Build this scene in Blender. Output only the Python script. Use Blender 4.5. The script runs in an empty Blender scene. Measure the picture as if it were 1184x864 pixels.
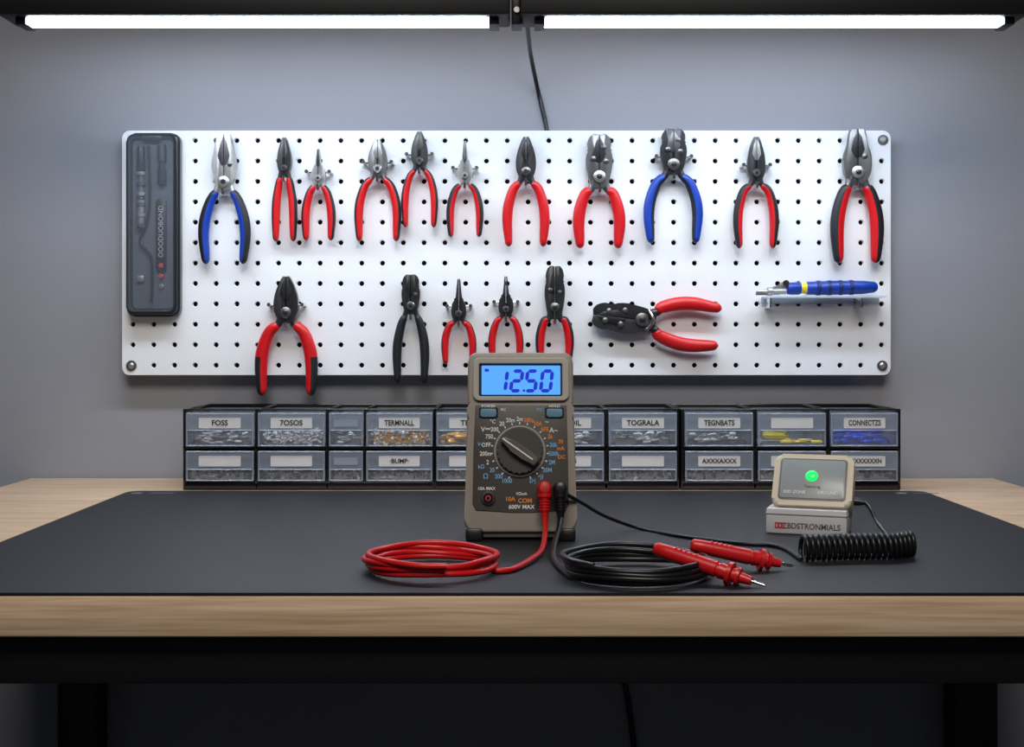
import bpy, bmesh, math, random
from mathutils import Vector, Matrix
random.seed(7)
S = bpy.context.scene
S.view_settings.view_transform = 'Standard'
COL = S.collection

# ------------------------------------------------------------------ helpers
F = 1520.0; HZ = 392.0; CX = 592.0
TZ = 0.75; ZC = TZ + 0.1626
def P(px, py, d):            # point at depth d
    return Vector(((px-CX)*d/F, d, ZC + (HZ-py)*d/F))
def T(px, py, h=0.0):        # point standing h above the table top
    d = (ZC-TZ-h)*F/(py-HZ)
    return Vector(((px-CX)*d/F, d, TZ+h))
def lin(c):
    o = []
    for v in c:
        v = v/255.0
        o.append(v/12.92 if v <= 0.04045 else ((v+0.055)/1.055)**2.4)
    return (o[0], o[1], o[2], 1.0)

def M(name, rgb, rough=0.5, metal=0.0, var=0.06, scale=60.0, bump=0.0, emit=None, es=0.0, alpha=1.0, coat=0.0, spec=0.5):
    m = bpy.data.materials.new(name); m.use_nodes = True
    nt = m.node_tree; N = nt.nodes; L = nt.links
    b = N['Principled BSDF']; out = N['Material Output']
    tc = N.new('ShaderNodeTexCoord'); nz = N.new('ShaderNodeTexNoise')
    nz.inputs['Scale'].default_value = scale; nz.inputs['Detail'].default_value = 4
    L.new(tc.outputs['Object'], nz.inputs['Vector'])
    mx = N.new('ShaderNodeMix'); mx.data_type = 'RGBA'
    c = lin(rgb)
    mx.inputs[6].default_value = tuple(max(0, x*(1-var)) for x in c[:3])+(1,)
    mx.inputs[7].default_value = tuple(min(1, x*(1+var)) for x in c[:3])+(1,)
    L.new(nz.outputs['Fac'], mx.inputs[0]); L.new(mx.outputs[2], b.inputs['Base Color'])
    b.inputs['Roughness'].default_value = rough; b.inputs['Metallic'].default_value = metal
    b.inputs['Specular IOR Level'].default_value = spec
    if coat: b.inputs['Coat Weight'].default_value = coat
    if bump:
        bp = N.new('ShaderNodeBump'); bp.inputs['Strength'].default_value = bump
        bp.inputs['Distance'].default_value = 0.001
        L.new(nz.outputs['Fac'], bp.inputs['Height']); L.new(bp.outputs['Normal'], b.inputs['Normal'])
    if emit:
        b.inputs['Emission Color'].default_value = lin(emit); b.inputs['Emission Strength'].default_value = es
    if alpha < 1:
        tr = N.new('ShaderNodeBsdfTransparent'); ms = N.new('ShaderNodeMixShader')
        ms.inputs[0].default_value = alpha
        L.new(tr.outputs[0], ms.inputs[1]); L.new(b.outputs[0], ms.inputs[2]); L.new(ms.outputs[0], out.inputs['Surface'])
    return m

def empty(name, loc=(0,0,0), rot=(0,0,0)):
    e = bpy.data.objects.new(name, None); e.empty_display_size = 0.02
    e.location = loc; e.rotation_euler = rot; COL.objects.link(e); return e

def finish(bm, name, mats, parent=None, loc=(0,0,0), rot=(0,0,0), ang=35, recalc=True):
    if recalc: bmesh.ops.recalc_face_normals(bm, faces=bm.faces[:])
    a = math.radians(ang)
    for f in bm.faces: f.smooth = True
    for e in bm.edges:
        if len(e.link_faces) == 2:
            if e.calc_face_angle(0) > a: e.smooth = False
    me = bpy.data.meshes.new(name); bm.to_mesh(me); bm.free()
    if not isinstance(mats, (list, tuple)): mats = [mats]
    for m in mats: me.materials.append(m)
    o = bpy.data.objects.new(name, me); COL.objects.link(o)
    o.location = loc; o.rotation_euler = rot
    if parent: o.parent = parent
    return o

def add_box(bm, c, s, bev=0, mi=0, seg=2):
    r = bmesh.ops.create_cube(bm, size=1)
    vs = r['verts']
    for v in vs: v.co = Vector((c[0]+v.co.x*s[0], c[1]+v.co.y*s[1], c[2]+v.co.z*s[2]))
    fs = set(f for v in vs for f in v.link_faces)
    if bev:
        es = list(set(e for v in vs for e in v.link_edges))
        rr_ = bmesh.ops.bevel(bm, geom=es, offset=bev, segments=seg, affect='EDGES', profile=0.5)
        fs = set(rr_['faces']) | set(f for f in fs if f.is_valid)
    for f in fs: f.material_index = mi
def box(name, c, s, mat, parent=None, bev=0, **k):
    bm = bmesh.new(); add_box(bm, c, s, bev); return finish(bm, name, mat, parent, **k)

def rr(x0, z0, x1, z1, r, n=6):
    pts = []
    for cx, cz, a0 in ((x1-r, z1-r, 0), (x0+r, z1-r, 90), (x0+r, z0+r, 180), (x1-r, z0+r, 270)):
        for i in range(n+1):
            a = math.radians(a0+90*i/n); pts.append((cx+r*math.cos(a), cz+r*math.sin(a)))
    return pts
def circ(cx, cz, r, n=24):
    return [(cx+r*math.cos(2*math.pi*i/n), cz+r*math.sin(2*math.pi*i/n)) for i in range(n)]
def add_plate(bm, pts, y0, y1, bev=0, mi=0, seg=2):
    vs = [bm.verts.new((x, y0, z)) for x, z in pts]
    f = bm.faces.new(vs); vb = [bm.verts.new((x, y1, z)) for x, z in pts]
    fb = bm.faces.new(vb[::-1]); n = len(pts); fs = [f, fb]
    for i in range(n):
        fs.append(bm.faces.new((vs[i], vb[i], vb[(i+1) % n], vs[(i+1) % n])))
    for q in fs: q.material_index = mi
    if bev:
        es = [e for e in f.edges]
        r = bmesh.ops.bevel(bm, geom=es, offset=bev, segments=seg, affect='EDGES', profile=0.5)
        for q in r['faces']: q.material_index = mi
def plate(name, pts, y0, y1, mat, parent=None, bev=0, seg=2, **k):
    bm = bmesh.new(); add_plate(bm, pts, y0, y1, bev, 0, seg); return finish(bm, name, mat, parent, **k)

def holed_plate(name, outer, holes, y0, y1, mat, parent=None, bev=0.0, loc=(0,0,0)):
    """flat plate in XZ with real holes, via filled 2D curve"""
    cu = bpy.data.curves.new(name, 'CURVE'); cu.dimensions = '2D'; cu.fill_mode = 'BOTH'
    th = (y1-y0)/2; cu.extrude = th-bev; cu.bevel_depth = bev; cu.bevel_resolution = 1; cu.offset = -bev
    for loop in [outer]+holes:
        sp = cu.splines.new('POLY'); sp.points.add(len(loop)-1); sp.use_cyclic_u = True
        for i, (x, z) in enumerate(loop): sp.points[i].co = (x, z, 0, 1)
    o = bpy.data.objects.new(name, cu); COL.objects.link(o)
    dg = bpy.context.evaluated_depsgraph_get()
    me = bpy.data.meshes.new_from_object(o.evaluated_get(dg))
    bpy.data.objects.remove(o)
    me.transform(Matrix.Translation((0, (y0+y1)/2, 0)) @ Matrix.Rotation(math.radians(90), 4, 'X'))
    me.materials.clear(); me.materials.append(mat)
    ob = bpy.data.objects.new(name, me); COL.objects.link(ob); ob.location = loc
    if parent: ob.parent = parent
    return ob

def spline(pts, n=8):
    pts = [Vector(p) for p in pts]; out = []
    for i in range(len(pts)-1):
        p0 = pts[i-1] if i > 0 else pts[i]*2-pts[i+1]
        p1, p2 = pts[i], pts[i+1]
        p3 = pts[i+2] if i+2 < len(pts) else pts[i+1]*2-pts[i]
        for j in range(n):
            t = j/n
            out.append(0.5*((2*p1)+(p2-p0)*t+(2*p0-5*p1+4*p2-p3)*t*t+(3*p1-p0-3*p2+p3)*t**3))
    out.append(pts[-1]); return out

def add_tube(bm, pts, r, n=10, mi=0, planar=False, ry=None, matf=None):
    """sweep; r, ry may be lists"""
    m = len(pts)
    R = r if isinstance(r, list) else [r]*m
    RY = ry if isinstance(ry, list) else ([ry]*m if ry else R)
    rings = []; nrm = None
    for i in range(m):
        t = (pts[min(i+1, m-1)]-pts[max(i-1, 0)]).normalized()
        if planar:
            nv = Vector((t.z, 0, -t.x)); bv = Vector((0, 1, 0))
        else:
            if nrm is None:
                a = Vector((0, 0, 1)) if abs(t.z) < 0.9 else Vector((1, 0, 0))
                nrm = (a - t*a.dot(t)).normalized()
            else:
                nrm = (nrm - t*nrm.dot(t)).normalized()
            nv = nrm; bv = t.cross(nv)
        ring = []
        for k in range(n):
            a = 2*math.pi*k/n
            ring.append(bm.verts.new(pts[i]+nv*R[i]*math.cos(a)+bv*RY[i]*math.sin(a)))
        rings.append(ring)
    for i in range(m-1):
        for k in range(n):
            f = bm.faces.new((rings[i][k], rings[i][(k+1) % n], rings[i+1][(k+1) % n], rings[i+1][k]))
            f.material_index = matf(i/(m-1), 2*math.pi*(k+.5)/n) if matf else mi
    for rg, i in ((rings[0][::-1], 0), (rings[-1], 1)):
        f = bm.faces.new(rg); f.material_index = matf(i, 0) if matf else mi
def tube(name, pts, r, mat, parent=None, n=10, sub=8, **k):
    bm = bmesh.new(); add_tube(bm, spline(pts, sub) if sub else [Vector(p) for p in pts], r, n)
    return finish(bm, name, mat, parent, ang=60, **k)
def add_lathe(bm, prof, p0, p1, n=20, mi=0, mis=None):
    p0 = Vector(p0); p1 = Vector(p1); d = (p1-p0).normalized()
    a = Vector((0, 0, 1)) if abs(d.z) < 0.9 else Vector((1, 0, 0))
    u = (a-d*a.dot(d)).normalized(); v = d.cross(u); rings = []
    for s, r in prof:
        rings.append([bm.verts.new(p0+d*s+u*r*math.cos(2*math.pi*k/n)+v*r*math.sin(2*math.pi*k/n)) for k in range(n)])
    for i in range(len(prof)-1):
        for k in range(n):
            f = bm.faces.new((rings[i][k], rings[i][(k+1) % n], rings[i+1][(k+1) % n], rings[i+1][k]))
            f.material_index = mis[i] if mis else mi
    f = bm.faces.new(rings[0][::-1]); f.material_index = mis[0] if mis else mi
    f = bm.faces.new(rings[-1]); f.material_index = mis[-1] if mis else mi
def cyl(name, p0, p1, r, mat, parent=None, bev=0.0, n=24, **k):
    L = (Vector(p1)-Vector(p0)).length
    prof = [(0, r), (L, r)] if not bev else [(0, r-bev), (bev, r), (L-bev, r), (L, r-bev)]
    bm = bmesh.new(); add_lathe(bm, prof, p0, p1, n); return finish(bm, name, mat, parent, **k)

def text(name, s, size, loc, mat, parent=None, rot=(math.pi/2, 0, 0), bold=0.0, sx=1.0, align='CENTER'):
    cu = bpy.data.curves.new(name, 'FONT'); cu.body = s; cu.size = size
    cu.align_x = align; cu.align_y = 'CENTER'; cu.extrude = 0.00006; cu.offset = bold; cu.resolution_u = 3
    o = bpy.data.objects.new(name, cu); COL.objects.link(o)
    dg = bpy.context.evaluated_depsgraph_get()
    me = bpy.data.meshes.new_from_object(o.evaluated_get(dg)); bpy.data.objects.remove(o)
    me.materials.clear(); me.materials.append(mat)
    ob = bpy.data.objects.new(name, me); COL.objects.link(ob)
    ob.location = loc; ob.rotation_euler = rot; ob.scale = (sx, 1, 1)
    if parent: ob.parent = parent
    return ob

# ------------------------------------------------------------------ materials
m_wall = M('wall_paint', (150,152,160), 0.85, var=0.03, scale=8, bump=0.0)
m_floor = M('floor_concrete', (60,60,64), 0.8, scale=5, var=.15)
m_ceil = M('ceiling_paint', (110,110,114), 0.9)
m_board = M('pegboard_white', (240,242,245), 0.38, var=0.02)
m_black = M('black_plastic', (18,18,20), 0.4)
m_blackg = M('black_gloss', (14,14,16), 0.22, coat=.3)
m_grip = M('black_grip', (24,26,31), 0.5, scale=300, bump=.1)
m_red = M('red_grip', (205,20,28), 0.36, var=.08, scale=100)
m_blue = M('blue_grip', (18,62,165), 0.38, var=.08, scale=100)
m_steel = M('bright_steel', (182,182,180), 0.38, 0.8, var=.15, scale=150)
m_dark = M('dark_steel', (66,66,68), 0.36, 0.7, var=.25, scale=150)
m_dark2 = M('burnished_steel', (116,116,116), 0.35, 0.8, var=.25, scale=150)
m_chrome = M('chrome', (215,215,215), 0.2, 1.0)
m_frame = M('table_frame_black', (10,10,12), 0.55)
m_mat = M('rubber_mat', (25,26,30), 0.52, scale=14, var=.16, bump=.0, spec=.4)
m_lcd = M('lcd_backlight', (20,60,110), 0.3, emit=(92,172,255), es=1.0, var=0, spec=.2)
m_seg = M('lcd_segments', (8,22,150), 0.4, emit=(14,48,205), es=0.7)
m_white = M('print_white', (230,230,228), 0.5)
m_label = M('paper_label', (225,226,230), 0.6)
m_ink = M('ink', (35,35,40), 0.6)
m_org = M('print_orange', (235,140,45), 0.5)
m_lblue = M('print_blue', (120,180,225), 0.5)
m_redp = M('print_red', (200,50,40), 0.5)
m_clear = M('clear_drawer_plastic', (190,200,214), 0.15, alpha=0.12, var=.02)
m_clear2 = M('clear_drawer_front', (175,186,205), 0.2, alpha=0.07, var=.02)
m_band = M('drawer_label_band', (165,177,197), 0.3, alpha=0.46, var=.02)
m_rim = M('drawer_rim', (175,186,205), 0.2, alpha=0.65, var=.02)
m_acr = M('acrylic', (215,225,235), 0.1, alpha=0.4)

# wood
def wood():
    m = bpy.data.materials.new('maple_wood'); m.use_nodes = True
    nt = m.node_tree; N = nt.nodes; L = nt.links; b = N['Principled BSDF']
    tc = N.new('ShaderNodeTexCoord'); mp = N.new('ShaderNodeMapping'); mp.inputs['Scale'].default_value = (4, 60, 130)
    nz = N.new('ShaderNodeTexNoise'); nz.inputs['Scale'].default_value = 2.6; nz.inputs['Detail'].default_value = 9; nz.inputs['Distortion'].default_value = .5
    cr = N.new('ShaderNodeValToRGB')
    cr.color_ramp.elements[0].position = .3; cr.color_ramp.elements[0].color = lin((194,160,128))
    cr.color_ramp.elements[1].position = .7; cr.color_ramp.elements[1].color = lin((230,202,170))
    L.new(tc.outputs['Object'], mp.inputs[0]); L.new(mp.outputs[0], nz.inputs['Vector'])
    L.new(nz.outputs['Fac'], cr.inputs[0]); L.new(cr.outputs[0], b.inputs['Base Color'])
    b.inputs['Roughness'].default_value = .5
    return m
m_wood = wood()

# ------------------------------------------------------------------ room
WY = 1.54
box('wall_back', (0, WY+.05, 1.25), (3.8, .1, 2.5), m_wall)
box('wall_left', (-1.95, -.2, 1.25), (.1, 3.4, 2.5), m_wall)
box('wall_right', (1.95, -.2, 1.25), (.1, 3.4, 2.5), m_wall)
box('floor', (0, -.2, -.05), (4.0, 3.6, .1), m_floor)
box('ceiling', (0, -.2, 2.55), (4.0, 3.6, .1), m_ceil)
box('baseboard_back', (0, WY-.008, .05), (3.79, .014, .1), m_frame, bev=.003)

# ------------------------------------------------------------------ workbench
wb = empty('workbench', (0, 1.18, 0))
def wbx(n, x0, x1, y0, y1, z0, z1, mt, bev=.001):
    return box(n, ((x0+x1)/2, (y0+y1)/2-1.18, (z0+z1)/2), (x1-x0, y1-y0, z1-z0), mt, wb, bev)
wbx('tabletop', -.5625, .5625, .829, 1.536, TZ-.0256, TZ, m_wood, .0015)
wbx('front_rail', -.54, .56, .842, .872, .6915, TZ-.0256, m_frame)
wbx('back_rail', -.51, .546, 1.49, 1.52, .68, TZ-.0256, m_frame)
wbx('side_rail_1', -.51, -.47, .872, 1.49, .69, TZ-.0256, m_frame)
wbx('side_rail_2', .50, .546, .872, 1.49, .69, TZ-.0256, m_frame)
wbx('leg_1', -.511, -.468, 1.478, 1.521, 0, .6915, m_frame)
wbx('leg_2', .499, .546, 1.478, 1.521, 0, .6915, m_frame)
wbx('leg_3', -.54, -.495, .842, .885, 0, .6915, m_frame)
wbx('leg_4', .513, .56, .842, .885, 0, .6915, m_frame)

# mat
MT = .0022
pts = rr(-.404, .8305, .434, 1.3885, .012, 5)
bm = bmesh.new()
v0 = [bm.verts.new((x, y, TZ+.0001)) for x, y in pts]; v1 = [bm.verts.new((x, y, TZ+MT)) for x, y in pts]
ft = bm.faces.new(v1); bm.faces.new(v0[::-1])
for i in range(len(pts)):
    j = (i+1) % len(pts); bm.faces.new((v0[i], v0[j], v1[j], v1[i]))
bmesh.ops.bevel(bm, geom=list(ft.edges), offset=.0008, segments=2, affect='EDGES')
deskmat = empty('desk_mat', (0, 1.1, TZ))
o = finish(bm, 'mat_sheet', m_mat, deskmat); o.location = (0, -1.1, -TZ)
m_grey = M('mat_print', (105,108,115), .6)
for sx, xx in ((-1, T(158,573).x), (1, T(1042,573).x)):
    bm = bmesh.new(); add_lathe(bm, [(0, .006), (.0002, .006)], (xx, T(0,573).y-1.1, MT), (xx, T(0,573).y-1.1, MT+.0003), 20)
    finish(bm, 'print_mark', m_grey, deskmat)
    box('print_bar', (xx+.026, T(0,573).y-1.1, MT+.0001), (.026, .003, .0003), m_grey, deskmat)

TOP = TZ+MT

# ------------------------------------------------------------------ pegboard (1 px = 1 mm on its front plane)
BY = 1.52
def B(px, py): return ((px-CX)/1000.0, ZC+(HZ-py)/1000.0)
pb = empty('pegboard', (0, BY, ZC))
def b2(px, py): return ((px-CX)/1000.0, (HZ-py)/1000.0)
x0, z0 = b2(141, 434); x1, z1 = b2(1030, 151)
holes = []
NX, NY = 37, 12
for i in range(NX):
    for j in range(NY):
        px = 153.5+i*(1019.5-153.5)/(NX-1); py = 162.5+j*(422.5-162.5)/(NY-1)
        if i in (0, NX-1) and j in (0, NY-1): continue
        h = b2(px, py); holes.append(circ(h[0], h[1], .0029, 14)[::-1])
holed_plate('board_sheet', rr(x0, z0, x1, z1, .009, 6), holes, 0, .005, m_board, pb, bev=.0004)
m_hole_shade = M('hole_shade_dark', (30,30,33), .9)  # near-black colour stands in for the shade behind the holes
plate('hole_shade_sheet', rr(x0+.006, z0+.006, x1-.006, z1-.006, .006), .0115, .013, m_hole_shade, pb)
for px, py in ((153,162),(1021,162),(152,423),(1020,423)):
    h = b2(px, py)
    bm = bmesh.new(); add_lathe(bm, [(0,.0058),(.001,.0062),(.0015,.0062)], (h[0],-.0015,h[1]), (h[0],0,h[1])); finish(bm,'washer',m_dark2,pb)
    bm = bmesh.new(); add_lathe(bm, [(0,.002),(.0012,.0036),(.002,.0038),(.018,.0038)], (h[0],-.0035,h[1]), (h[0],.012,h[1])); finish(bm,'screw',m_steel,pb)

# ------------------------------------------------------------------ pliers
HEADS = {
 'needle': [(.16,1),(.22,.9),(.34,.62),(.48,.42),(.86,.30),(1.0,.13),(.95,-.05),(.6,-.22)],
 'flat':   [(.32,1),(.52,.95),(.74,.72),(.95,.45),(1,.3),(.82,.12),(.72,-.03),(.45,-.16)],
 'diag':   [(.22,1),(.48,.86),(.85,.55),(1,.28),(.95,.04),(.72,-.14),(.4,-.28)],
 'line':   [(.42,1),(.58,.93),(.74,.62),(.98,.4),(1.0,.08),(.8,-.12),(.4,-.28)],
 'crimp':  [(.42,1),(.72,.93),(.9,.78),(.84,.62),(.97,.5),(1,.3),(.85,.02),(.7,-.15),(.4,-.28)],
}
def pliers(name, cx, py, top, bot, w, Sm, E, hw, kind, steel, outer, inner, split=0.2, endblack=None, rot=0, spring=False, bolts=1, facet=None, bar=False):
    x, z = B(cx, py)
    e = empty(name, (x, BY-.0115, z), (0, math.radians(rot), 0))
    H = (py-top)/1000.; Lh = (bot-py)/1000.; w /= 1000.; Sm /= 1000.; E /= 1000.; hw = hw*.92/1000.
    out = HEADS[kind]; g = .0003
    for sgn in (1, -1):
        sp = spline([(a*w, 0, b*H) for a, b in out], 5)
        pl = [(g, H*.985)]+[(p.x, p.z) for p in sp]+[(g, out[-1][1]*H)]
        pl = [(sgn*a, b) for a, b in pl]
        yo = 0 if sgn > 0 else .0008
        plate('jaw', pl, -.0045+yo, .0045, steel, e, bev=min(.0011, w*.11))
        if facet:
            fp = [(g, .93*H), (w*.3, .78*H), (w*.5, .52*H), (w*.2, .34*H), (g, .34*H)]
            if kind == 'needle': fp = [(g,.97*H),(w*.1,.95*H),(w*.25,.55*H),(w*.2,.4*H),(g,.4*H)]
            plate('jaw_bevel', [(sgn*a, b) for a, b in fp], -.0051, -.004, facet, e, bev=.0003)
    # pivot
    bm = bmesh.new(); pr = w*.46
    add_lathe(bm, [(0,pr*.75),(.0009,pr),(.003,pr),(.0105,pr)], (0,-.0066,0), (0,.0045,0), 22); finish(bm, 'pivot', m_dark2 if steel is m_dark else m_steel, e)
    bm = bmesh.new(); add_lathe(bm, [(0,pr*.35),(.0006,pr*.5),(.001,pr*.5)], (0,-.0074,0),(0,-.006,0), 6); finish(bm, 'pivot_screw', m_dark, e)
    for k in range(1, bolts):
        bx = (w*.5, -w*.45, w*.35, -w*.3)[k-1]; bz = (H*.36, H*.42, H*.68, H*.74)[k-1]
        bm = bmesh.new(); add_lathe(bm, [(0,w*.12),(.0007,w*.2),(.002,w*.2)], (bx,-.0062,bz),(bx,-.004,bz), 14); finish(bm, 'bolt', m_dark2, e)
    # handles
    zs = out[-1][1]*H*.8
    for sgn in (1, -1):
        path = [(w*.42, zs*.3), (w*.62, zs*1.3), (Sm*.68, -.24*Lh), (Sm*.93, -.45*Lh), (Sm, -.65*Lh), ((Sm+E)/2, -.85*Lh), (E, -Lh)]
        sp = spline([(sgn*a, 0, b) for a, b in path], 7); m = len(sp)
        i0 = 8
        bm = bmesh.new(); add_tube(bm, sp[:i0+6], [max(hw*.62, w*.28)]*(i0+6), 12, planar=True, ry=.0040); finish(bm, 'tang', steel, e, ang=50)
        hp = sp[i0:]; n = len(hp); R = []; RY = []
        for i in range(n):
            t = i/(n-1); k = .78+.30*math.sin(math.pi*min(1, t*1.1))**1.0
            cap = 1.0
            if t < .05: cap = .8+.2*t/.05
            if t > .90: cap = math.sqrt(max(.06, 1-((t-.90)/.10)**2))
            R.append(hw*k*cap); RY.append(.0056*cap)
        def mf(t, a, sgn=sgn):
            side = -math.cos(a)*sgn
            if endblack and t > endblack and side > -.1: return 0
            if side > split: return 0 if not endblack else 1
            return 1
        bm = bmesh.new(); add_tube(bm, hp, R, 16, planar=True, ry=RY, matf=mf); finish(bm, 'handle_grip', [outer, inner], e, ang=60)
    if spring:
        tube('spring', [(-Sm*.45,0,-.2*Lh),(-Sm*.15,0,-.10*Lh),(0,0,-.16*Lh),(Sm*.15,0,-.10*Lh),(Sm*.45,0,-.2*Lh)], .0008, m_chrome, e, n=6)
    if rot == 0:
        hz = zs-.0075
        tube('hook', [(0,.0113,hz),(0,-.004,hz),(0,-.0085,hz+.001),(0,-.0095,hz+.006)], .0015, m_chrome, e, n=8)
    if bar:
        cyl('hook_bar', (-w-.006,.004,H*.22),(w+.006,.004,H*.22), .0012, m_chrome, e, n=8)
        for sg in (1,-1):
            cyl('hook_peg', (sg*(w+.005),-.007,H*.22),(sg*(w+.005),.0113,H*.22), .0022, m_chrome, e, n=10)
    return e

R_, K_, U_ = m_red, m_grip, m_blue
pliers('flat_nose_pliers',262,212,156,306,14,24,21,6.5,'flat',m_steel,K_,U_,.0,bolts=2,facet=m_dark2)
pliers('needle_nose_pliers',331,196,161,280,8,10,10,5,'diag',m_dark,K_,R_,.35,facet=m_dark2)
pliers('needle_nose_pliers',370,208,174,279,8,15,14,5,'needle',m_steel,K_,R_,.3,spring=True,bar=True,facet=m_dark2)
pliers('long_nose_pliers',438,197,163,280,11,22,21,5.3,'diag',m_dark2,K_,R_,.45,spring=True,bar=True,facet=m_steel)
pliers('wire_cutters',486,188,154,264,9.5,17,16,4.4,'diag',m_dark,K_,R_,.45,bar=True,facet=m_dark2)
pliers('needle_nose_pliers',538,205,165,275,8.5,17,16,4.6,'needle',m_steel,K_,R_,.1,spring=True,bar=True,facet=m_dark2)
pliers('diagonal_cutting_pliers',608,200,160,286,11.5,21.5,19.5,6,'diag',m_dark,R_,R_,.7,facet=m_dark)
pliers('crimping_pliers',692,206,157,288,15,23.5,21.5,7,'crimp',m_dark2,R_,R_,.7,bolts=4,facet=m_dark)
pliers('crimping_pliers',777,192,151,282,15,28,25.5,6.5,'crimp',m_dark,U_,K_,-.45,bolts=4,facet=m_dark2,bar=True)
pliers('wire_cutters',872,202,160,288,10,21,19,5.6,'diag',m_dark,K_,R_,.0,facet=m_steel,bar=True)
pliers('lineman_pliers',988,201,151,305,15.5,23,21,8.2,'line',m_dark2,K_,R_,.0,facet=m_dark,bolts=2)
pliers('lineman_pliers',333,362,320,457,14,29,28,7.6,'diag',m_dark,K_,R_,.2,endblack=.45,facet=m_dark,bar=True)
pliers('diagonal_cutting_pliers',476,354,318,443,10.5,16,15,5.4,'crimp',m_dark,K_,K_,.5,bolts=2,facet=m_dark)
pliers('needle_nose_pliers',531,363,323,421,8.5,16,15,4.4,'needle',m_dark,K_,R_,.6,facet=m_dark2,bar=True)
pliers('needle_nose_pliers',585,358,320,420,8.5,16,15,4.4,'needle',m_dark,K_,R_,.6,facet=m_dark2,bar=True)
pliers('wire_stripping_pliers',641,356,308,418,11.5,17,16,5.4,'crimp',m_dark,K_,R_,.35,bolts=3,facet=m_dark)
def crimper():
    e = pliers('wire_crimping_tool',741,370,370-57,370+90,17,24,21,8,'crimp',m_dark,R_,R_,.55,rot=-84.5,bolts=5,facet=m_dark)
    tube('latch',[(-.012,-.006,-.006),(.0,-.009,-.012),(.012,-.006,-.006)],.0022,m_chrome,e,n=8)
    for hx, hz in ((.0225,-.045),(-.0225,-.045),(.004,.03)):
        cyl('support_peg',(hx,.004,hz),(hx,.0113,hz),.0018,m_chrome,e)
crimper()

# screwdriver on acrylic ledge
lx, lz = B(948, 344)
led = empty('acrylic_tool_ledge', (lx, BY, lz))
plate('ledge_sheet', rr(-.068,-.0012,.068,.0012,.001), -.032, -.0005, m_acr, led)
box('ledge_back', (0,-.0012,-.004), (.136,.002,.007), m_acr, led)
for xx in (-.063, .040):
    box('ledge_bracket', (xx,-.016,-.007), (.0025,.030,.012), m_chrome, led, .0004)
bx, bz = B(905, 335)
st = empty('precision_screwdriver', (bx, BY-.018, bz+.0005), (0, math.radians(-1), 0))
bm = bmesh.new()
add_lathe(bm, [(0,.004),(.002,.0068),(.014,.0074),(.017,.0060),(.021,.0060),(.023,.0074),(.05,.0082),(.088,.0076),(.101,.0062),(.104,.004)], (0,0,0), (.1,0,0), 16, mis=[0,0,0,1,1,0,0,0,0])
finish(bm, 'handle', [m_blue, M('yellow_band',(225,200,30),.4)], st)
bm = bmesh.new()
add_lathe(bm, [(0,.0015),(.002,.0026),(.012,.0026),(.013,.005),(.018,.005),(.019,.003),(.034,.0035)], (-.034,-.001,-.003), (0,-.001,-.003), 14)
finish(bm, 'shaft', m_steel, st)
plate('blade', [(-.034,-.007),(-.008,-.007),(.008,-.002),(.008,.004),(-.004,.0075),(-.010,.003),(-.034,-.003)], .001,.004, m_steel, st, bev=.0006)
bm = bmesh.new(); add_lathe(bm, [(0,.0035),(.004,.0035)], (-.001,-.007,.006),(-.001,-.003,.006)); finish(bm,'knob',m_dark,st)
m_blue2 = M('dark_blue_rubber',(12,38,105),.5)
for k in range(4):
    add = .034+k*.0125
    bm=bmesh.new(); add_lathe(bm,[(0,.0074),(.0008,.0085),(.0048,.0086),(.0056,.0074)],(add,0,0),(add+.01,0,0),16); finish(bm,'grip_rib',m_blue2,st)

# ------------------------------------------------------------------ tool case at left of board
kx, kz = B(180, 261)
kc = empty('screwdriver_set_case', (kx, BY-.001, kz))
m_case = M('case_plastic', (40,43,48), .25, coat=.3)
plate('case_base', rr(-.031,-.1055,.031,.1055,.010), -.010, 0, m_case, kc, bev=.003, seg=3)
m_smoke = M('smoked_plastic', (120,128,138), .14, alpha=.16)
holed_plate('case_rim', rr(-.029,-.1035,.029,.1035,.009), [rr(-.0245,-.098,.0245,.099,.006)[::-1]], -.0155, -.009, m_case, kc, bev=.0008)
plate('bay', rr(-.023,-.096,.023,.097,.005), -.0108,-.0098, M('case_bay',(92,96,104),.35), kc)
bm = bmesh.new()
add_lathe(bm,[(0,.003),(.003,.0045),(.03,.005),(.034,.003),(.06,.003),(.062,.0045),(.09,.004),(.092,.002)], (-.013,-.0135,.09),(-.013,-.0135,0),14,mis=[1,1,0,0,1,0,0])
finish(bm,'driver',[m_steel,m_black],kc)
bm = bmesh.new()
add_lathe(bm,[(0,.004),(.004,.0055),(.02,.0055),(.021,.004),(.028,.004),(.03,.0055),(.045,.0055)], (.011,-.0135,.092),(.011,-.0135,.04),14,mi=0)
finish(bm,'driver_handle',m_black,kc)
for k in range(6): cyl('bit', (-.013,-.0135,-.004+.012*k),(-.013,-.0135,.001+.012*k),.0054,m_steel if k%2 else m_dark2,kc,bev=.001,n=12)
tube('divider',[(-.004,-.0135,.09),(-.003,-.0135,.03),(-.007,-.0135,.0),(-.014,-.0135,-.02),(-.002,-.0135,-.035),(0,-.0135,-.06),(-.001,-.0135,-.09)],.0016,m_black,kc,n=8)
plate('nameplate', rr(.004,-.055,.016,.03,.004), -.0135,-.0105, m_black, kc, bev=.001)
text('case_text','OOODUOBOND',.0078,(.010,-.0137,-.008),M('case_print',(165,165,168),.5),kc,rot=(math.pi/2,math.radians(-90),0),bold=.0001)
for k, c in enumerate((m_redp, m_redp, m_steel)):
    cyl('bit_cap', (.010,-.0145,-.047-.012*k),(.010,-.0105,-.047-.012*k), .0028, c, kc, bev=.0006, n=12)
box('latch_tab', (-.014,-.0125,-.062), (.008,.003,.007), m_steel, kc, .0008)
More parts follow.
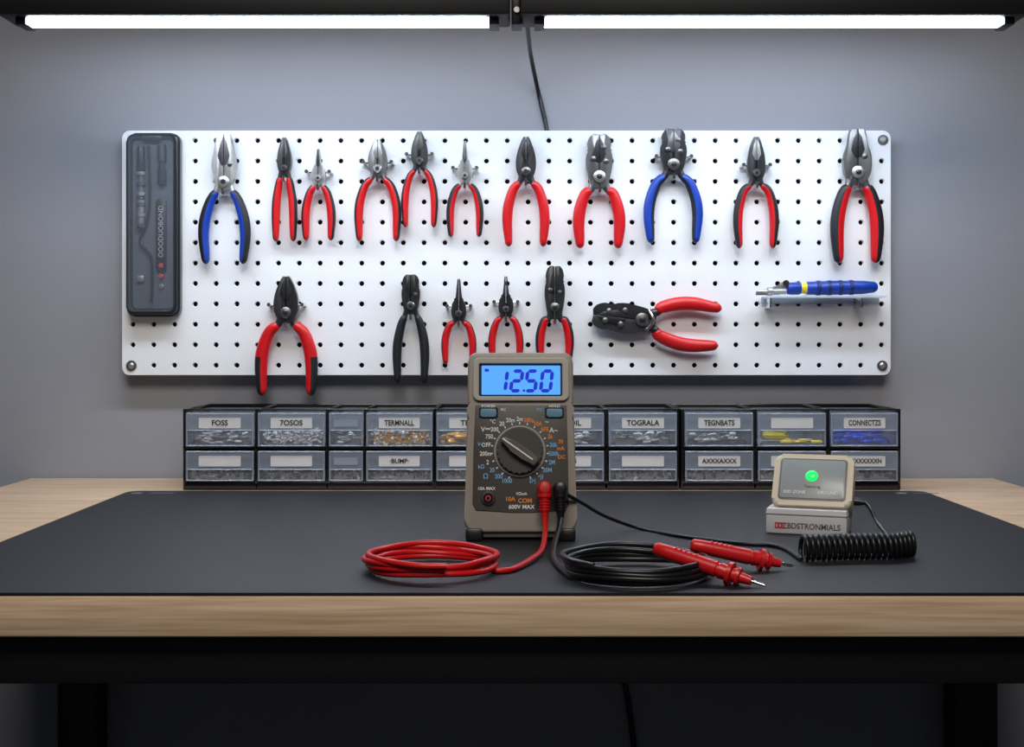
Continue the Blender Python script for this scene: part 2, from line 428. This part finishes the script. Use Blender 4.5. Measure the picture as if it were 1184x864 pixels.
box('hinge_tab', (0,-.0158,.0985), (.022,.0025,.006), m_black, kc, .0008)
plate('case_lid', rr(-.0255,-.0995,.0255,.1,.006), -.0205, -.0198, m_smoke, kc)
holed_plate('case_lid_wall', rr(-.0262,-.1,.0262,.1005,.007), [rr(-.0250,-.099,.0250,.0995,.006)[::-1]], -.0205, -.0150, m_smoke, kc)

# ------------------------------------------------------------------ drawer organisers
OD = 1.412; OS = F/OD
def ox(px): return (px-CX)/OS
def oh(py): return (ZC-TZ) - (py-HZ)/OS      # height above table at the front plane
cols = [(216,294,0),(299,376,0),(381,420,0),(424,500,0),(505,582,1),(586,615,1),(620,698,1),(704,782,1),(792,870,2),(876,954,2),(960,1037,2)]
labels_u = ['FOSS','7OSOS','','TERMNALL','TERM','','RGOIL','TOGRALA','TEGNBATS','','CONNECTZS']
labels_l = ['','','','·BUMP·','','','BG 5','','AXXXAXXX','','TXXXXXXXN']
units = [(211,502),(502,786),(787,1042)]
m_gran = M('zinc_parts',(215,217,222),.35,.1,var=.2)
m_gran2 = M('grey_parts',(140,142,148),.35,.2,var=.2)
m_brass = M('brass',(228,178,85),.3,.2)
m_yel = M('yellow_parts',(245,232,20),.4); m_tan = M('tan_parts',(230,165,85),.4)
m_blt = M('blue_parts',(15,80,235),.35)
def heap(bm, x0, x1, y0, y1, zb, h, mi=0):
    nx, ny = 14, 6; g = []
    for j in range(ny+1):
        row = []
        for i in range(nx+1):
            t = j/ny
            z = zb if (i in (0,nx)) else zb + h*(1-.35*t)*random.uniform(.7,1.0)
            row.append(bm.verts.new((x0+(x1-x0)*i/nx, y0+(y1-y0)*t, z)))
        g.append(row)
    for j in range(ny):
        for i in range(nx):
            bm.faces.new((g[j][i],g[j][i+1],g[j+1][i+1],g[j+1][i])).material_index = mi
    base = [bm.verts.new((x0+(x1-x0)*i/nx, y0, zb)) for i in range(nx+1)]
    for i in range(1, nx-1):
        bm.faces.new((base[i],base[i+1],g[0][i+1],g[0][i])).material_index = mi
def stuff(kind, x0, x1, y0, y1, zb, parent):
    bm = bmesh.new(); w = x1-x0
    dim = {'granules_silver':(260,.0140,[m_gran,m_label]),'granules_gold':(260,.0140,[m_brass,m_gran]),'grey_parts':(90,.010,[m_gran2,m_dark])}
    if kind in dim:
        n, hh, ms = dim[kind]
        ms = ms+[m_gran2 if kind != 'granules_gold' else m_brass]
        heap(bm, x0+.001, x1-.001, y0+.0035, y0+.05, zb, hh*.8, 2)
        n = int(n*w/.07)
        for i in range(n):
            r = random.uniform(.0010,.0020); X = random.uniform(x0+.003,x1-.003); Y = y0+.0015+random.random()**3*.03
            Z = zb+.001+random.random()*hh
            mat = Matrix.Translation((X,Y,Z)) @ Matrix.Rotation(random.random()*6,4,'X') @ Matrix.Rotation(random.random()*6,4,'Z') @ Matrix.Diagonal((1.6*r,r,r,1))
            r0 = bmesh.ops.create_cube(bm, size=1.4, matrix=mat)
            for v in r0['verts']:
                for f in v.link_faces: f.material_index = i % 2
    else:
        ms = {'blue':[m_blt,m_blt],'yellow':[m_yel,m_brass],'cables':[m_gran2,m_label],'orange':[m_tan,m_brass],'mixed':[m_label,m_gran2],'fuses':[m_gran,m_gran2]}[kind]
        ms = ms+[{'blue':m_blt,'yellow':m_gran2,'cables':m_dark2,'orange':m_gran2,'mixed':m_gran2,'fuses':m_gran2}[kind]]
        hh = {'blue':.010,'yellow':.004,'cables':.006,'orange':.004,'mixed':.008,'fuses':.010}[kind]
        heap(bm, x0+.001, x1-.001, y0+.008, y0+.05, zb, hh, 2)
        n = {'blue':70,'yellow':9,'cables':44,'orange':10,'mixed':44,'fuses':64}[kind]
        n = int(n*min(1,w/.065)) if kind=='mixed' else n
        for i in range(n):
            Lp = random.uniform(.006,.011); r = random.uniform(.0012,.0019)
            if kind == 'yellow': Lp = .028 if i==0 else .012; r = .0050 if i==0 else .002
            if kind == 'orange': r=.0036; Lp=.018
            X = random.uniform(x0+.007,x1-.009-Lp/2) if kind!='yellow' else x0+.018+.0055*i; Y = y0+.0025+random.random()**2*.03
            Z = zb+.002+random.random()*(hh+.003); a = random.uniform(-.5,.9) if kind!='yellow' else .1
            if kind=='yellow':
                if i==0: Y=y0+.006; Z=zb+.010
                else: Z=zb+.003
            add_lathe(bm,[(0,r*.6),(Lp*.15,r),(Lp*.8,r),(Lp,r*.5)],(X-Lp/2*math.cos(a),Y,Z),(X+Lp*math.cos(a),Y+abs(Lp*math.sin(a)),Z+random.uniform(-.002,.003)*(kind!='yellow')),8,mi=(i%2))
    finish(bm, 'drawer_contents', ms, parent)
kinds = ['fuses','granules_silver','mixed','granules_gold','orange','mixed','cables','mixed','cables','yellow','blue']
H_O = oh(473); yB = 1.527-OD
for ui, (ua, ub) in enumerate(units):
    uc = (ox(ua)+ox(ub))/2
    e = empty('drawer_organizer', (uc, OD, TZ))
    bm = bmesh.new()
    def fb(x0,x1,y0,y1,z0,z1,bev=.0012): add_box(bm, ((x0+x1)/2-uc,(y0+y1)/2,(z0+z1)/2),(x1-x0,y1-y0,z1-z0),bev)
    X0, X1 = ox(ua)+.0004, ox(ub)-.0004
    zl = oh(517.5)
    fb(X0,X1,0,yB,0.0003,oh(557),.002)           # base
    fb(X0,X1,.004,yB,zl-.001,zl+.001,.0004)  # middle shelf
    fb(X0,X1,0,.004,zl-.0014,zl+.0014,.0005)
    fb(X0,X1,yB-.003,yB,0.0003,H_O)       # back
    cs = [c for c in cols if c[2]==ui]
    edges = [(X0, ox(cs[0][0])-.0006)]+[(ox(a[1])+.0006, ox(b[0])-.0006) for a,b in zip(cs,cs[1:])]+[(ox(cs[-1][1])+.0006, X1)]
    for a,b in edges: fb(a,b,0,yB,0.0003,H_O,.001)
    fb(X0,X1,.0,.0035,H_O-.0018,H_O,.0006)        # thin top front bar
    finish(bm,'frame',m_blackg,e)
    for ci,c in enumerate(cols):
        if c[2]!=ui: continue
        a=ox(c[0])-uc; b=ox(c[1])-uc
        for row in (0,1):
            zt = (oh(477) if row==0 else oh(521)); zb = (oh(516) if row==0 else oh(556))
            yb = yB-.012
            bm = bmesh.new(); t=.0011
            def db(x0,x1,y0,y1,z0,z1,mi=0,bev=.0003): add_box(bm,((x0+x1)/2,(y0+y1)/2,(z0+z1)/2),(x1-x0,y1-y0,z1-z0),bev,mi,1)
            db(a,a+t,0,yb,zb,zt); db(b-t,b,0,yb,zb,zt); db(a+t,b-t,yb-t,yb,zb,zt)
            db(a+t,b-t,.001,yb-t,zb,zb+t)
            db(a,b,-.003,-.0012,zb,zt,1,.0006)                 # front panel
            db(a,b,-.005,0.001,zt-.0022,zt-.0004,2,.0005)       # top rim
            db(a,a+.0016,-.005,-.002,zb,zt-.002,2,.0005); db(b-.0016,b,-.005,-.002,zb,zt-.002,2,.0005)
            mid = zt-(.019 if row==0 else .020)
            db(a+.0016,b-.0016,-.0034,-.0030,mid,zt-.0022,3,0)  # frosted label band
            db(a+.0016,b-.0016,-.0055,-.003,mid-.0006,mid+.0004,2,.0004)     # finger lip
            db(a+.0016,b-.0016,-.0045,-.003,zb,zb+.0014,2,.0005)
            finish(bm,'drawer',[m_clear,m_clear2,m_rim,m_band],e)
            w=b-a
            lw = w*(.62 if w>.05 else .7); cxx=(a+b)/2; lz_ = zt-.0112
            if w>.05:
                plate('label', rr(cxx-lw/2,lz_-.0056,cxx+lw/2,lz_+.0056,.001), -.0041,-.0036, m_label, e)
                s = (labels_u if row==0 else labels_l)[ci]
                if s:
                    sz_ = .0080 if row==0 else .0068
                    text('label_text', s, sz_, (cxx,-.0043,lz_), m_ink, e, bold=.0002, sx=min(1,lw*.88/(sz_*.75*len(s))))
            else:
                plate('label', rr(cxx-lw/2,lz_-.004,cxx+lw/2,lz_+.004,.001), -.0041,-.0036, m_rim, e)
            stuff(kinds[ci] if row==0 else 'grey_parts', a+.002,b-.002,.0,yb-.03,zb+.0013,e)

# ------------------------------------------------------------------ digital multimeter
MY = 1.045
MX = (602-CX)*(MY+.002)/F
TILT = math.radians(-8)
mm = empty('digital_multimeter', (MX, MY, TOP+.0060), (TILT,0,0))
KX, KZ, PB = 1432., 1442., 616.6
def u(px, py): return ((px-602)/KX, (PB-py)/KZ)
def urect(a,b,c,d,r,n=6):
    x0,z1=u(a,b); x1,z0=u(c,d); return rr(x0,z0,x1,z1,r/KX,n)
m_taupe = M('meter_case_taupe', (152,144,134), .42, var=.04, scale=200, bump=.05)
m_taupeL = M('meter_bezel', (176,172,164), .4)
m_panel = M('meter_face_panel', (70,66,62), .45, var=.05, scale=300, bump=.05)
m_side = M('meter_holster', (84,80,76), .5)
def outline(px0=0):
    d = px0
    L_ = [(549+d,408+d),(543+d,412+d),(541+d,420+d),(541+d,466),(543+d,474),(540+d,486),(539+d,560),(537.5+d,600),(538.5+d,608-d),(544+d,614-d),(552+d,616-d)]
    pts_ = [u(*p) for p in L_]; rt = [(-x, z) for x, z in pts_][::-1]
    return pts_+rt
plate('case_back', outline(1), .004, .034, m_side, mm, bev=0)
plate('case_front', outline(0), -.001, .012, m_taupe, mm, bev=.0022, seg=3)
plate('case_belly', outline(6), .030, .037, m_side, mm, bev=0)
fp = [u(*p) for p in [(550,470),(655,470),(656,520),(657,584),(653,591),(612,593),(592,593),(551,591),(547,584),(548,520)]]
plate('face_panel', fp, -.0018, 0, m_panel, mm, bev=.0006)
holed_plate('lcd_bezel', urect(547,414.5,658,465,8), [urect(554,421.5,650,459.5,2)[::-1]], -.0036, -.0005, m_taupeL, mm, bev=.0008)
plate('lcd_glass', urect(553.5,421,650.5,460,2), -.0014, -.0006, m_black, mm)
plate('lcd_screen', urect(557,423.5,648,457.5,1), -.0019, -.0013, m_lcd, mm)
def seg7(ch, cx, cz, w, h, t):
    segs = {'0':'abcdef','1':'bc','2':'abged','5':'afgcd'}[ch]
    bm = bmesh.new(); sl = .12; q_ = .08
    def hs(x0,x1,z):
        return [(x0+q_*t,z),(x0+t*.55,z+t/2),(x1-t*.55,z+t/2),(x1-q_*t,z),(x1-t*.55,z-t/2),(x0+t*.55,z-t/2)]
    def vs(x,z0,z1):
        return [(x,z0+q_*t),(x+t/2,z0+t*.55),(x+t/2,z1-t*.55),(x,z1-q_*t),(x-t/2,z1-t*.55),(x-t/2,z0+t*.55)]
    q={'a':hs(-w/2,w/2,h/2),'g':hs(-w/2,w/2,0),'d':hs(-w/2,w/2,-h/2),'f':vs(-w/2,0,h/2),'e':vs(-w/2,-h/2,0),'b':vs(w/2,0,h/2),'c':vs(w/2,-h/2,0)}
    for s in segs:
        pl=[(cx+x+sl*z,cz+z) for x,z in q[s]]; add_plate(bm,pl,-.0021,-.0018)
    finish(bm,'lcd_digit',m_seg,mm)
for ch,px in (('1',580),('2',597.5),('5',614.5),('0',632)):
    x,z=u(px,441.5); seg7(ch,x,z,11/KX,23/KZ,4.2/KX)
x,z=u(606.3,452.8); plate('lcd_point', circ(x-.0003,z,.0011,10), -.0021,-.0018, m_seg, mm)
x,z=u(563,429); plate('lcd_icon', rr(x-.0017,z-.0012,x+.0017,z+.0012,.0003), -.0021,-.0018, m_seg, mm)
m_btn = M('button_blue', (98,140,165), .4)
for px in (565,641):
    plate('button_well', urect(px-11,472.5,px+11,485,2), -.0021,-.0015, m_black, mm)
    plate('button', urect(px-9,474,px+9,483.5,2), -.0036,-.0017, m_btn, mm, bev=.0006)
def mt(s, px, py, size, mat, b=.00006, sx=1.0):
    x,z=u(px,py); text('print', s, size/KX, (x,-.00195,z), mat, mm, bold=b, sx=sx)
mt('POWER',565,470.8,4.6,m_white); mt('HOLD',641,470.8,4.6,m_white)
mt('DC',624,475,5,m_lblue) ; mt('AC',582,475,4.6,m_white)
dx,dz=u(601,523)
def disc(n, r, y0, y1, mt_, bev=.0006, k=40):
    plate(n, circ(dx,dz,r/KX,k), y0, y1, mt_, mm, bev=bev)
disc('dial_ring', 29.5, -.0030, -.0015, m_steel, .0008)
disc('dial_disc', 27.6, -.0042, -.0025, m_side, .0008)
bm = bmesh.new(); nn=48
add_plate(bm,[(dx+(25.0+(.7 if i%2 else 0))/KX*math.cos(2*math.pi*i/nn),dz+(25.0+(.7 if i%2 else 0))/KX*math.sin(2*math.pi*i/nn)) for i in range(nn)],-.0066,-.004,.0008)
finish(bm,'dial_skirt',m_panel,mm)
a = math.radians(145)
ca, sa = math.cos(a), math.sin(a)
def rot2(pl): return [(dx+x*ca-z*sa, dz+x*sa+z*ca) for x,z in pl]
kn=[(x/KX,z/KX) for x,z in [(25,0),(23,4),(8,6.5),(-8,6.5),(-22,6),(-24,3),(-24,-3),(-22,-6),(-8,-6.5),(8,-6.5),(23,-4)]]
plate('dial_knob', rot2(kn), -.0120,-.0062, M('knob_grey',(96,91,86),.4), mm, bev=.0014, seg=3)
plate('dial_pointer', rot2([(x/KX,z/KX) for x,z in [(24,-.8),(24,.8),(-18,.8),(-18,-.8)]]), -.0123,-.0119, m_white, mm)
ring = ['1000','200','20','2','200m','OFF','750','200','20','20m','2m','200µ','10A','hFE','2k','20k','200k','2M','20M','•))','▷|']
nr=len(ring)
for i,s in enumerate(ring):
    ang = math.radians(248-316*i/(nr-1)); 
    R1=38.5
    px=601+R1*1.02*math.cos(ang); py=523-R1*.96*math.sin(ang)
    c = m_white if i<11 else (m_org if i<15 else m_lblue)
    if i<3: c=m_lblue
    mt(s,px,py,7.0,c,.00008,.85)
    tx=[(dx+r/KX*math.cos(ang+da),dz+r/KX*math.sin(ang+da)) for r,da in ((31,-.02),(33.5,-.02),(33.5,.02),(31,.02))]
    plate('tick', tx[::-1], -.0020,-.0015, m_white, mm)
mt('V⎓',562,498,8,m_white); mt('A~',640,499,8,m_white)
mt('Ω',562,552,8,m_lblue); mt('V~',556,515,6,m_lblue); mt('20',648,512,6,m_org); mt('mA',648,520,6,m_org); mt('DC',649,530,6,m_org); mt('kΩ',557,541,6,m_lblue)
mt('°C',570,489,6,m_white); mt('~',632,489,7,m_white)
jx,jz=u(565,577)
bm=bmesh.new(); add_lathe(bm,[(0,.0048),(.0006,.0056),(.002,.0058)],(jx,-.0038,jz),(jx,-.0015,jz),24); finish(bm,'jack_ring',m_dark2,mm)
bm=bmesh.new(); add_lathe(bm,[(0,.0040),(.003,.0044)],(jx,-.0050,jz),(jx,-.0015,jz),24); finish(bm,'jack_body',m_blackg,mm)
bm=bmesh.new(); add_lathe(bm,[(0,.0022),(.001,.0026)],(jx,-.0055,jz),(jx,-.0045,jz),16); finish(bm,'jack_socket',m_redp,mm)
bm=bmesh.new(); add_lathe(bm,[(0,.0012),(.001,.0014)],(jx,-.0060,jz),(jx,-.0050,jz),16); finish(bm,'jack_hole',m_blackg,mm)
mt('10A MAX',563,566,5,m_white)
mt('10A',590,578,7,m_org,.0001); mt('COM',607,580,7,m_org,.0001); mt('VΩmA',603,572,4.5,m_white); mt('600V MAX',603,587,6.5,m_white,.0001)
for px,m_ in ((629,m_red),(647,m_blackg)):
    x,z=u(px,566)
    bm=bmesh.new(); add_lathe(bm,[(0,.0058),(.002,.0062)],(x,-.0034,z),(x,-.0014,z),24); finish(bm,'jack_ring',m_,mm)
for px in (549,655):
    x,z=u(px,616); box('rubber_foot',(x,.010,-.0012),(.0135,.026,.010),m_black,mm,.002)
box('bottom_bar',(0,.012,-.0005),(.060,.020,.006),m_side,mm,.001)
bm=bmesh.new(); add_box(bm,(0,0,-.046),(.052,.003,.092),.001); finish(bm,'tilt_stand',m_side,mm,loc=(0,.038,.088),rot=(math.radians(24),0,0))

# ------------------------------------------------------------------ test leads
mmM = Matrix.Translation(mm.location) @ Matrix.Rotation(TILT,4,'X')
m_red2 = M('red_lead_silicone',(206,24,28),.34,var=.04)
m_blk2 = M('black_lead_silicone',(20,21,24),.36,var=.04)
def plug(name_parent, px, mat):
    x,z=u(px,566)
    def W(X,Y,Z): return mmM @ Vector((X,Y,Z))
    bm=bmesh.new()
    add_lathe(bm,[(0,.0054),(.004,.0058),(.010,.0056),(.0125,.0048),(.0135,.003)],W(x,-.0035,z),W(x,-.017,z),22)
    prof=[(0,.0050),(.003,.0058),(.010,.0056)]
    s=.010
    for k in range(5): prof+=[(s,.0046),(s+.0012,.0046),(s+.0013,.0038),(s+.0022,.0038)]; s+=.0023
    prof+=[(s,.0034),(s+.004,.0028)]
    add_lathe(bm,prof,W(x,-.011,z+.003),W(x,-.0115,z-.03),20)
    finish(bm,'plug_boot',mat,name_parent)
    bm=bmesh.new(); add_lathe(bm,[(0,.002),(.0006,.0038),(.001,.0040)],W(x,-.0176,z),W(x,-.0166,z),20); finish(bm,'plug_ring',m_redp if mat is m_red2 else m_dark,name_parent)
    return W(x,-.0115,z-.023)
def coil(cx, cy, rx, ry, turns, r, h0, h1, start, seed):
    rnd=random.Random(seed); out=[]; n=int(turns*16)
    offs=[(rnd.uniform(-.005,.005),rnd.uniform(-.004,.004),rnd.uniform(.86,1.03)) for _ in range(int(turns)+2)]
    for i in range(n+1):
        t=i/16.; k=int(t); f=t-k; a=start+2*math.pi*t
        o=[offs[k][j]*(1-f)+offs[k+1][j]*f for j in range(3)]
        out.append(Vector((cx+o[0]+rx*o[2]*math.cos(a), cy+o[1]+ry*o[2]*math.sin(a), TOP+r+h0+(h1-h0)*min(1,t/max(1,turns-.3))+.0008*math.sin(3*a+k)*(t>.6))))
    return out
rl = empty('red_test_lead', (0,0,0)); bl = empty('black_test_lead', (0,0,0))
pe = plug(rl,629,m_red2); pk = plug(bl,647,m_blk2)
RC=.0021
cxr, cyr = (502-CX)*.908/F, .908
c1 = coil(cxr,cyr,.0485,.049,3.9,RC,0,.0100,math.radians(-35),3)
pre=[pe, P(630.5,612,1.02), P(627,635,.975), P(614,655,.938), P(592,667,.903)]
for p in pre[3:]: p.z = max(p.z, TOP+RC)
pre[-1].z=TOP+RC; pre[-2].z = TOP+RC+.001
bm=bmesh.new(); add_tube(bm, spline(pre+c1[1:],4), RC, 10); finish(bm,'cable',m_red2,rl,ang=60)
cxk, cyk = (731-CX)*.893/F, .893
c2 = coil(cxk,cyk,.0505,.050,4.2,RC,0,.0110,math.radians(165),9)
pre=[pk, P(646,612,1.02), P(641,630,.98), P(641,647,.935)]
pre[-1].z=TOP+RC+.001
bm=bmesh.new(); add_tube(bm, spline(pre+c2[1:],4), RC, 10); finish(bm,'cable',m_blk2,bl,ang=60)

def probe(name, ra, rb):
    e = empty(name, ra)
    A=Vector((0,0,0)); Bv=rb-ra; L=Bv.length; d=Bv.normalized()
    r=.0054; k=L/.085
    prof=[(0,.0034),(.002*k,.0046),(.010*k,.0050),(.035*k,r),(.048*k,r*1.02),(.0485*k,r*.86),(.0500*k,r*.86),(.0505*k,r*1.02),(.056*k,r*.92),(.0565*k,.0078),(.0595*k,.0078),(.060*k,.0046),(.0625*k,.0046),(.063*k,.0064),(.0655*k,.0060),(.066*k,.0036),(.074*k,.0028)]
    bm=bmesh.new(); add_lathe(bm,prof,A,A+d*L,24); finish(bm,'probe_body',m_red2,e)
    bm=bmesh.new(); add_lathe(bm,[(0,.0012),(L-.0735*k-.002,.0011),(L-.0735*k,.0003)],A+d*.0735*k,A+d*L,12); finish(bm,'probe_tip',m_chrome,e)
    up=Vector((0,0,1)); up=(up-d*up.dot(d)).normalized()
    for q in range(5):
        c=A+d*(.016+.004*q)*k+up*(.0050)
        bm=bmesh.new(); add_box(bm,(0,0,0),(.0012,.005,.0010),.0003)
        o=finish(bm,'grip_rib',m_red2,e); o.location=c; o.rotation_euler=(0,0,math.atan2(d.y,d.x))
    return e
probe('test_probe', T(757,634,.0225), T(886,678,.0035))
probe('test_probe', T(799,630,.0200), T(918,655,.0050))

# ------------------------------------------------------------------ static monitor box on white block
yaw=math.radians(-20)
bp=T(940,621)
blk = empty('white_carton', (bp.x, bp.y+.014, TOP), (0,0,yaw))
box('carton_body',(0,0,.0105),(.065,.040,.0206),M('white_card',(205,204,206),.55),blk,.0012)
text('carton_text','DZBDSTRONMIALS',.0066,(.002,-.02012,.0068),M('carton_ink',(85,80,85),.6),blk,bold=.00012,sx=.9)
text('carton_text','DZ',.0066,(-.0213,-.0203,.0068),m_redp,blk,bold=.0002,sx=.9)
box('carton_flap',(0,-.0004,.0166),(.0656,.0406,.0012),M('card_edge',(180,180,184),.6),blk,.0003)
m_beige = M('beige_abs', (212,200,176), .42, var=.03)
tl=math.radians(-34)
dev = empty('static_monitor', (blk.location.x-.0010, blk.location.y-.012, TOP+.0240), (tl,0,yaw))
W2=.0325
plate('housing_back', rr(-W2+.001,-.001,W2-.001,.045,.005), .006,.0225, m_beige, dev, bev=0)
plate('housing_front', rr(-W2,-.002,W2,.046,.006), -.002,.012, m_beige, dev, bev=.003, seg=3)
box('housing_foot',(0,.018,-.003),(.046,.014,.012),m_beige,dev,.002)
plate('display_frame', rr(-.0275,.003,.0275,.0415,.003), -.0026,-.0018, M('display_frame_grey',(110,112,112),.4), dev, bev=.0004)
plate('display_face', rr(-.0260,.0045,.0260,.040,.002), -.0031,-.0022, M('display_face_grey',(150,156,158),.3), dev, bev=.0003)
m_led=M('green_led',(20,220,90),.3,emit=(20,235,90),es=1.4)
bm=bmesh.new(); add_lathe(bm,[(0,.0025),(.0008,.0042),(.0015,.0048),(.0022,.0050)],(-.001,-.0052,.0250),(-.001,-.0028,.0250),24); finish(bm,'led',m_led,dev)
text('panel_text','Tesnoing',.0036,(0,-.0033,.0150),m_ink,dev,bold=0)
text('panel_text','ESD ZONE',.0038,(-.014,-.0033,.0095),m_white,dev,bold=.00003)
text('panel_text','GROUND',.0038,(.013,-.0033,.0095),m_white,dev,bold=.00003)
dM = Matrix.Translation(dev.location) @ Matrix.Rotation(yaw,4,'Z') @ Matrix.Rotation(tl,4,'X')
dv = dM @ Vector((W2-.001,.014,.012)); dv2 = dM @ Vector((W2+.009,.014,.011))
cc = empty('coiled_cord', (0,0,0))
bm=bmesh.new(); add_lathe(bm,[(0,.0036),(.004,.0034),(.008,.0024),(.010,.0020)],dv,dv2,14); finish(bm,'strain_relief',m_blk2,cc)
RW=.0017; RR=.0082
hx0=.2085; hx1=.2945; yc=.946
helix=[]; turns=21
for i in range(turns*14+1):
    t=i/(turns*14.); a=2*math.pi*turns*t-math.pi/2
    ax=hx0+(hx1-hx0)*t; ay=yc+.006*math.sin(t*2.6)+.003*t+ (.016*(max(0,t-.75)/.25)**1.5 if t>.75 else 0)
    helix.append(Vector((ax, ay+RR*math.cos(a), TOP+RW+RR+RR*math.sin(a))))
bm=bmesh.new(); add_tube(bm, helix, RW, 8); finish(bm,'coil',m_blk2,cc,ang=60)
cord=[dv2, P(1006,588,1.075), P(1017,608,1.055), T(1035,627,RW+MT), T(1053,633,.006), helix[-1]]
tube('cord',cord,.0016,m_blk2,cc,n=8,sub=8)
x,z=u(652,566)
s0 = mmM @ Vector((x,-.010,z-.004))
run=[s0, P(672,581,1.05), P(700,597,1.08), T(740,611,RW+MT), T(785,619.5,RW+MT), T(850,628,RW+MT), T(900,632,RW+MT), helix[0]]
tube('lead_wire',run,.0016,m_blk2,bl,n=8,sub=8)

# ------------------------------------------------------------------ LED light bar
LY=1.345; LS=F/LY
LZ=ZC+(HZ-29.0)/LS
m_led_w = M('led_diffuser',(255,255,255),.4,emit=(226,239,255),es=46.0,var=0)
fx = empty('led_light_bar', (0, LY, LZ))
def lx_(px): return (px-CX)/LS
for a,b in ((36,565),(630,1155)):
    A,Bx=lx_(a),lx_(b)
    bm=bmesh.new(); prof=[]
    hw_=.0135
    for i in range(9):
        t=-1+2*i/8.; prof.append((t*hw_, -.0055*math.sqrt(max(0,1-abs(t)**2.5))+.004))
    prof=[(-hw_,.0046)]+prof+[(hw_,.0046)]
    rA=[bm.verts.new((A,y,z)) for y,z in prof]; rB=[bm.verts.new((Bx,y,z)) for y,z in prof]
    nP=len(prof)
    for i in range(nP): bm.faces.new((rA[i],rA[(i+1)%nP],rB[(i+1)%nP],rB[i]))
    bm.faces.new(rA); bm.faces.new(rB)
    finish(bm,'led_diffuser',m_led_w,fx,ang=60)
    for s_,q in ((-1,A),(1,Bx)):
        box('end_cap',(q+s_*.0055,0,.001),(.0105,.030,.0075),m_black,fx,.001)
    bm=bmesh.new()
    h0,h1=A-.026,Bx+.022
    add_box(bm,((h0+h1)/2,0.002,.0235),(h1-h0,.058,.038),.003)
    finish(bm,'housing',m_frame,fx)
box('centre_bracket',(lx_(597.5),0.002,.02),(.011,.03,.045),m_black,fx,.002)
cyl('bracket_screw',(lx_(597.5),-.016,.012),(lx_(597.5),-.012,.012),.003,m_steel,fx,n=12)
top=2.5-LZ
for xx in (-.40,0,.40):
    cyl('suspension_rod',(xx,0.004,.040),(xx,0.004,top),.003,m_black,fx,n=12)
    cyl('ceiling_rose',(xx,0.004,top-.012),(xx,0.004,top),.02,m_black,fx)
box('cross_plate',(0,0.004,.045),(.12,.04,.006),m_black,fx,.001)
pc = empty('power_cable',(0,0,0))
tube('cable',[P(607,5,1.37),P(609,24,1.385),P(611,42,1.42),P(614,65,1.48),P(621,100,1.530),P(628,130,1.5365),P(632,150,1.5368),P(633,170,1.5368)],.0025,m_blk2,pc)
pc2 = empty('power_cable',(0,0,0))
tube('cable',[P(716,735,1.532),P(721,780,1.533),P(727,815,1.533),P(731,845,1.533),P(734,880,1.533),P(736,950,1.533),(P(738,0,1.53).x,1.520,.12),(P(740,0,1.53).x,1.50,.004),(P(740,0,1.53).x+.1,1.45,.004)],.0035,m_blk2,pc2)

# ------------------------------------------------------------------ lights / world
w = bpy.data.worlds.new('world'); S.world = w; w.use_nodes = True
w.node_tree.nodes['Background'].inputs[0].default_value = (.55,.62,.75,1)
w.node_tree.nodes['Background'].inputs[1].default_value = .12
ld = bpy.data.lights.new('added_front_fill','AREA'); ld.shape='RECTANGLE'; ld.size=1.2; ld.size_y=.7; ld.energy=8; ld.color=(1,.94,.87)  # unseen soft fill, added behind the camera to brighten fronts and bench
ld.spread = math.radians(95)
lo = bpy.data.objects.new('added_front_fill', ld); COL.objects.link(lo); lo.location=(0,-.25,2.3)
lo.rotation_euler=(math.radians(42),0,0)

# ------------------------------------------------------------------ camera
cd = bpy.data.cameras.new('camera'); cam = bpy.data.objects.new('camera', cd); COL.objects.link(cam)
cam.location=(0,0,ZC); cam.rotation_euler=(math.radians(90),0,0)
cd.sensor_fit='HORIZONTAL'; cd.sensor_width=36; cd.lens=36*F/1184; cd.shift_y=-(432-HZ)/1184; cd.clip_start=.05
S.camera=cam
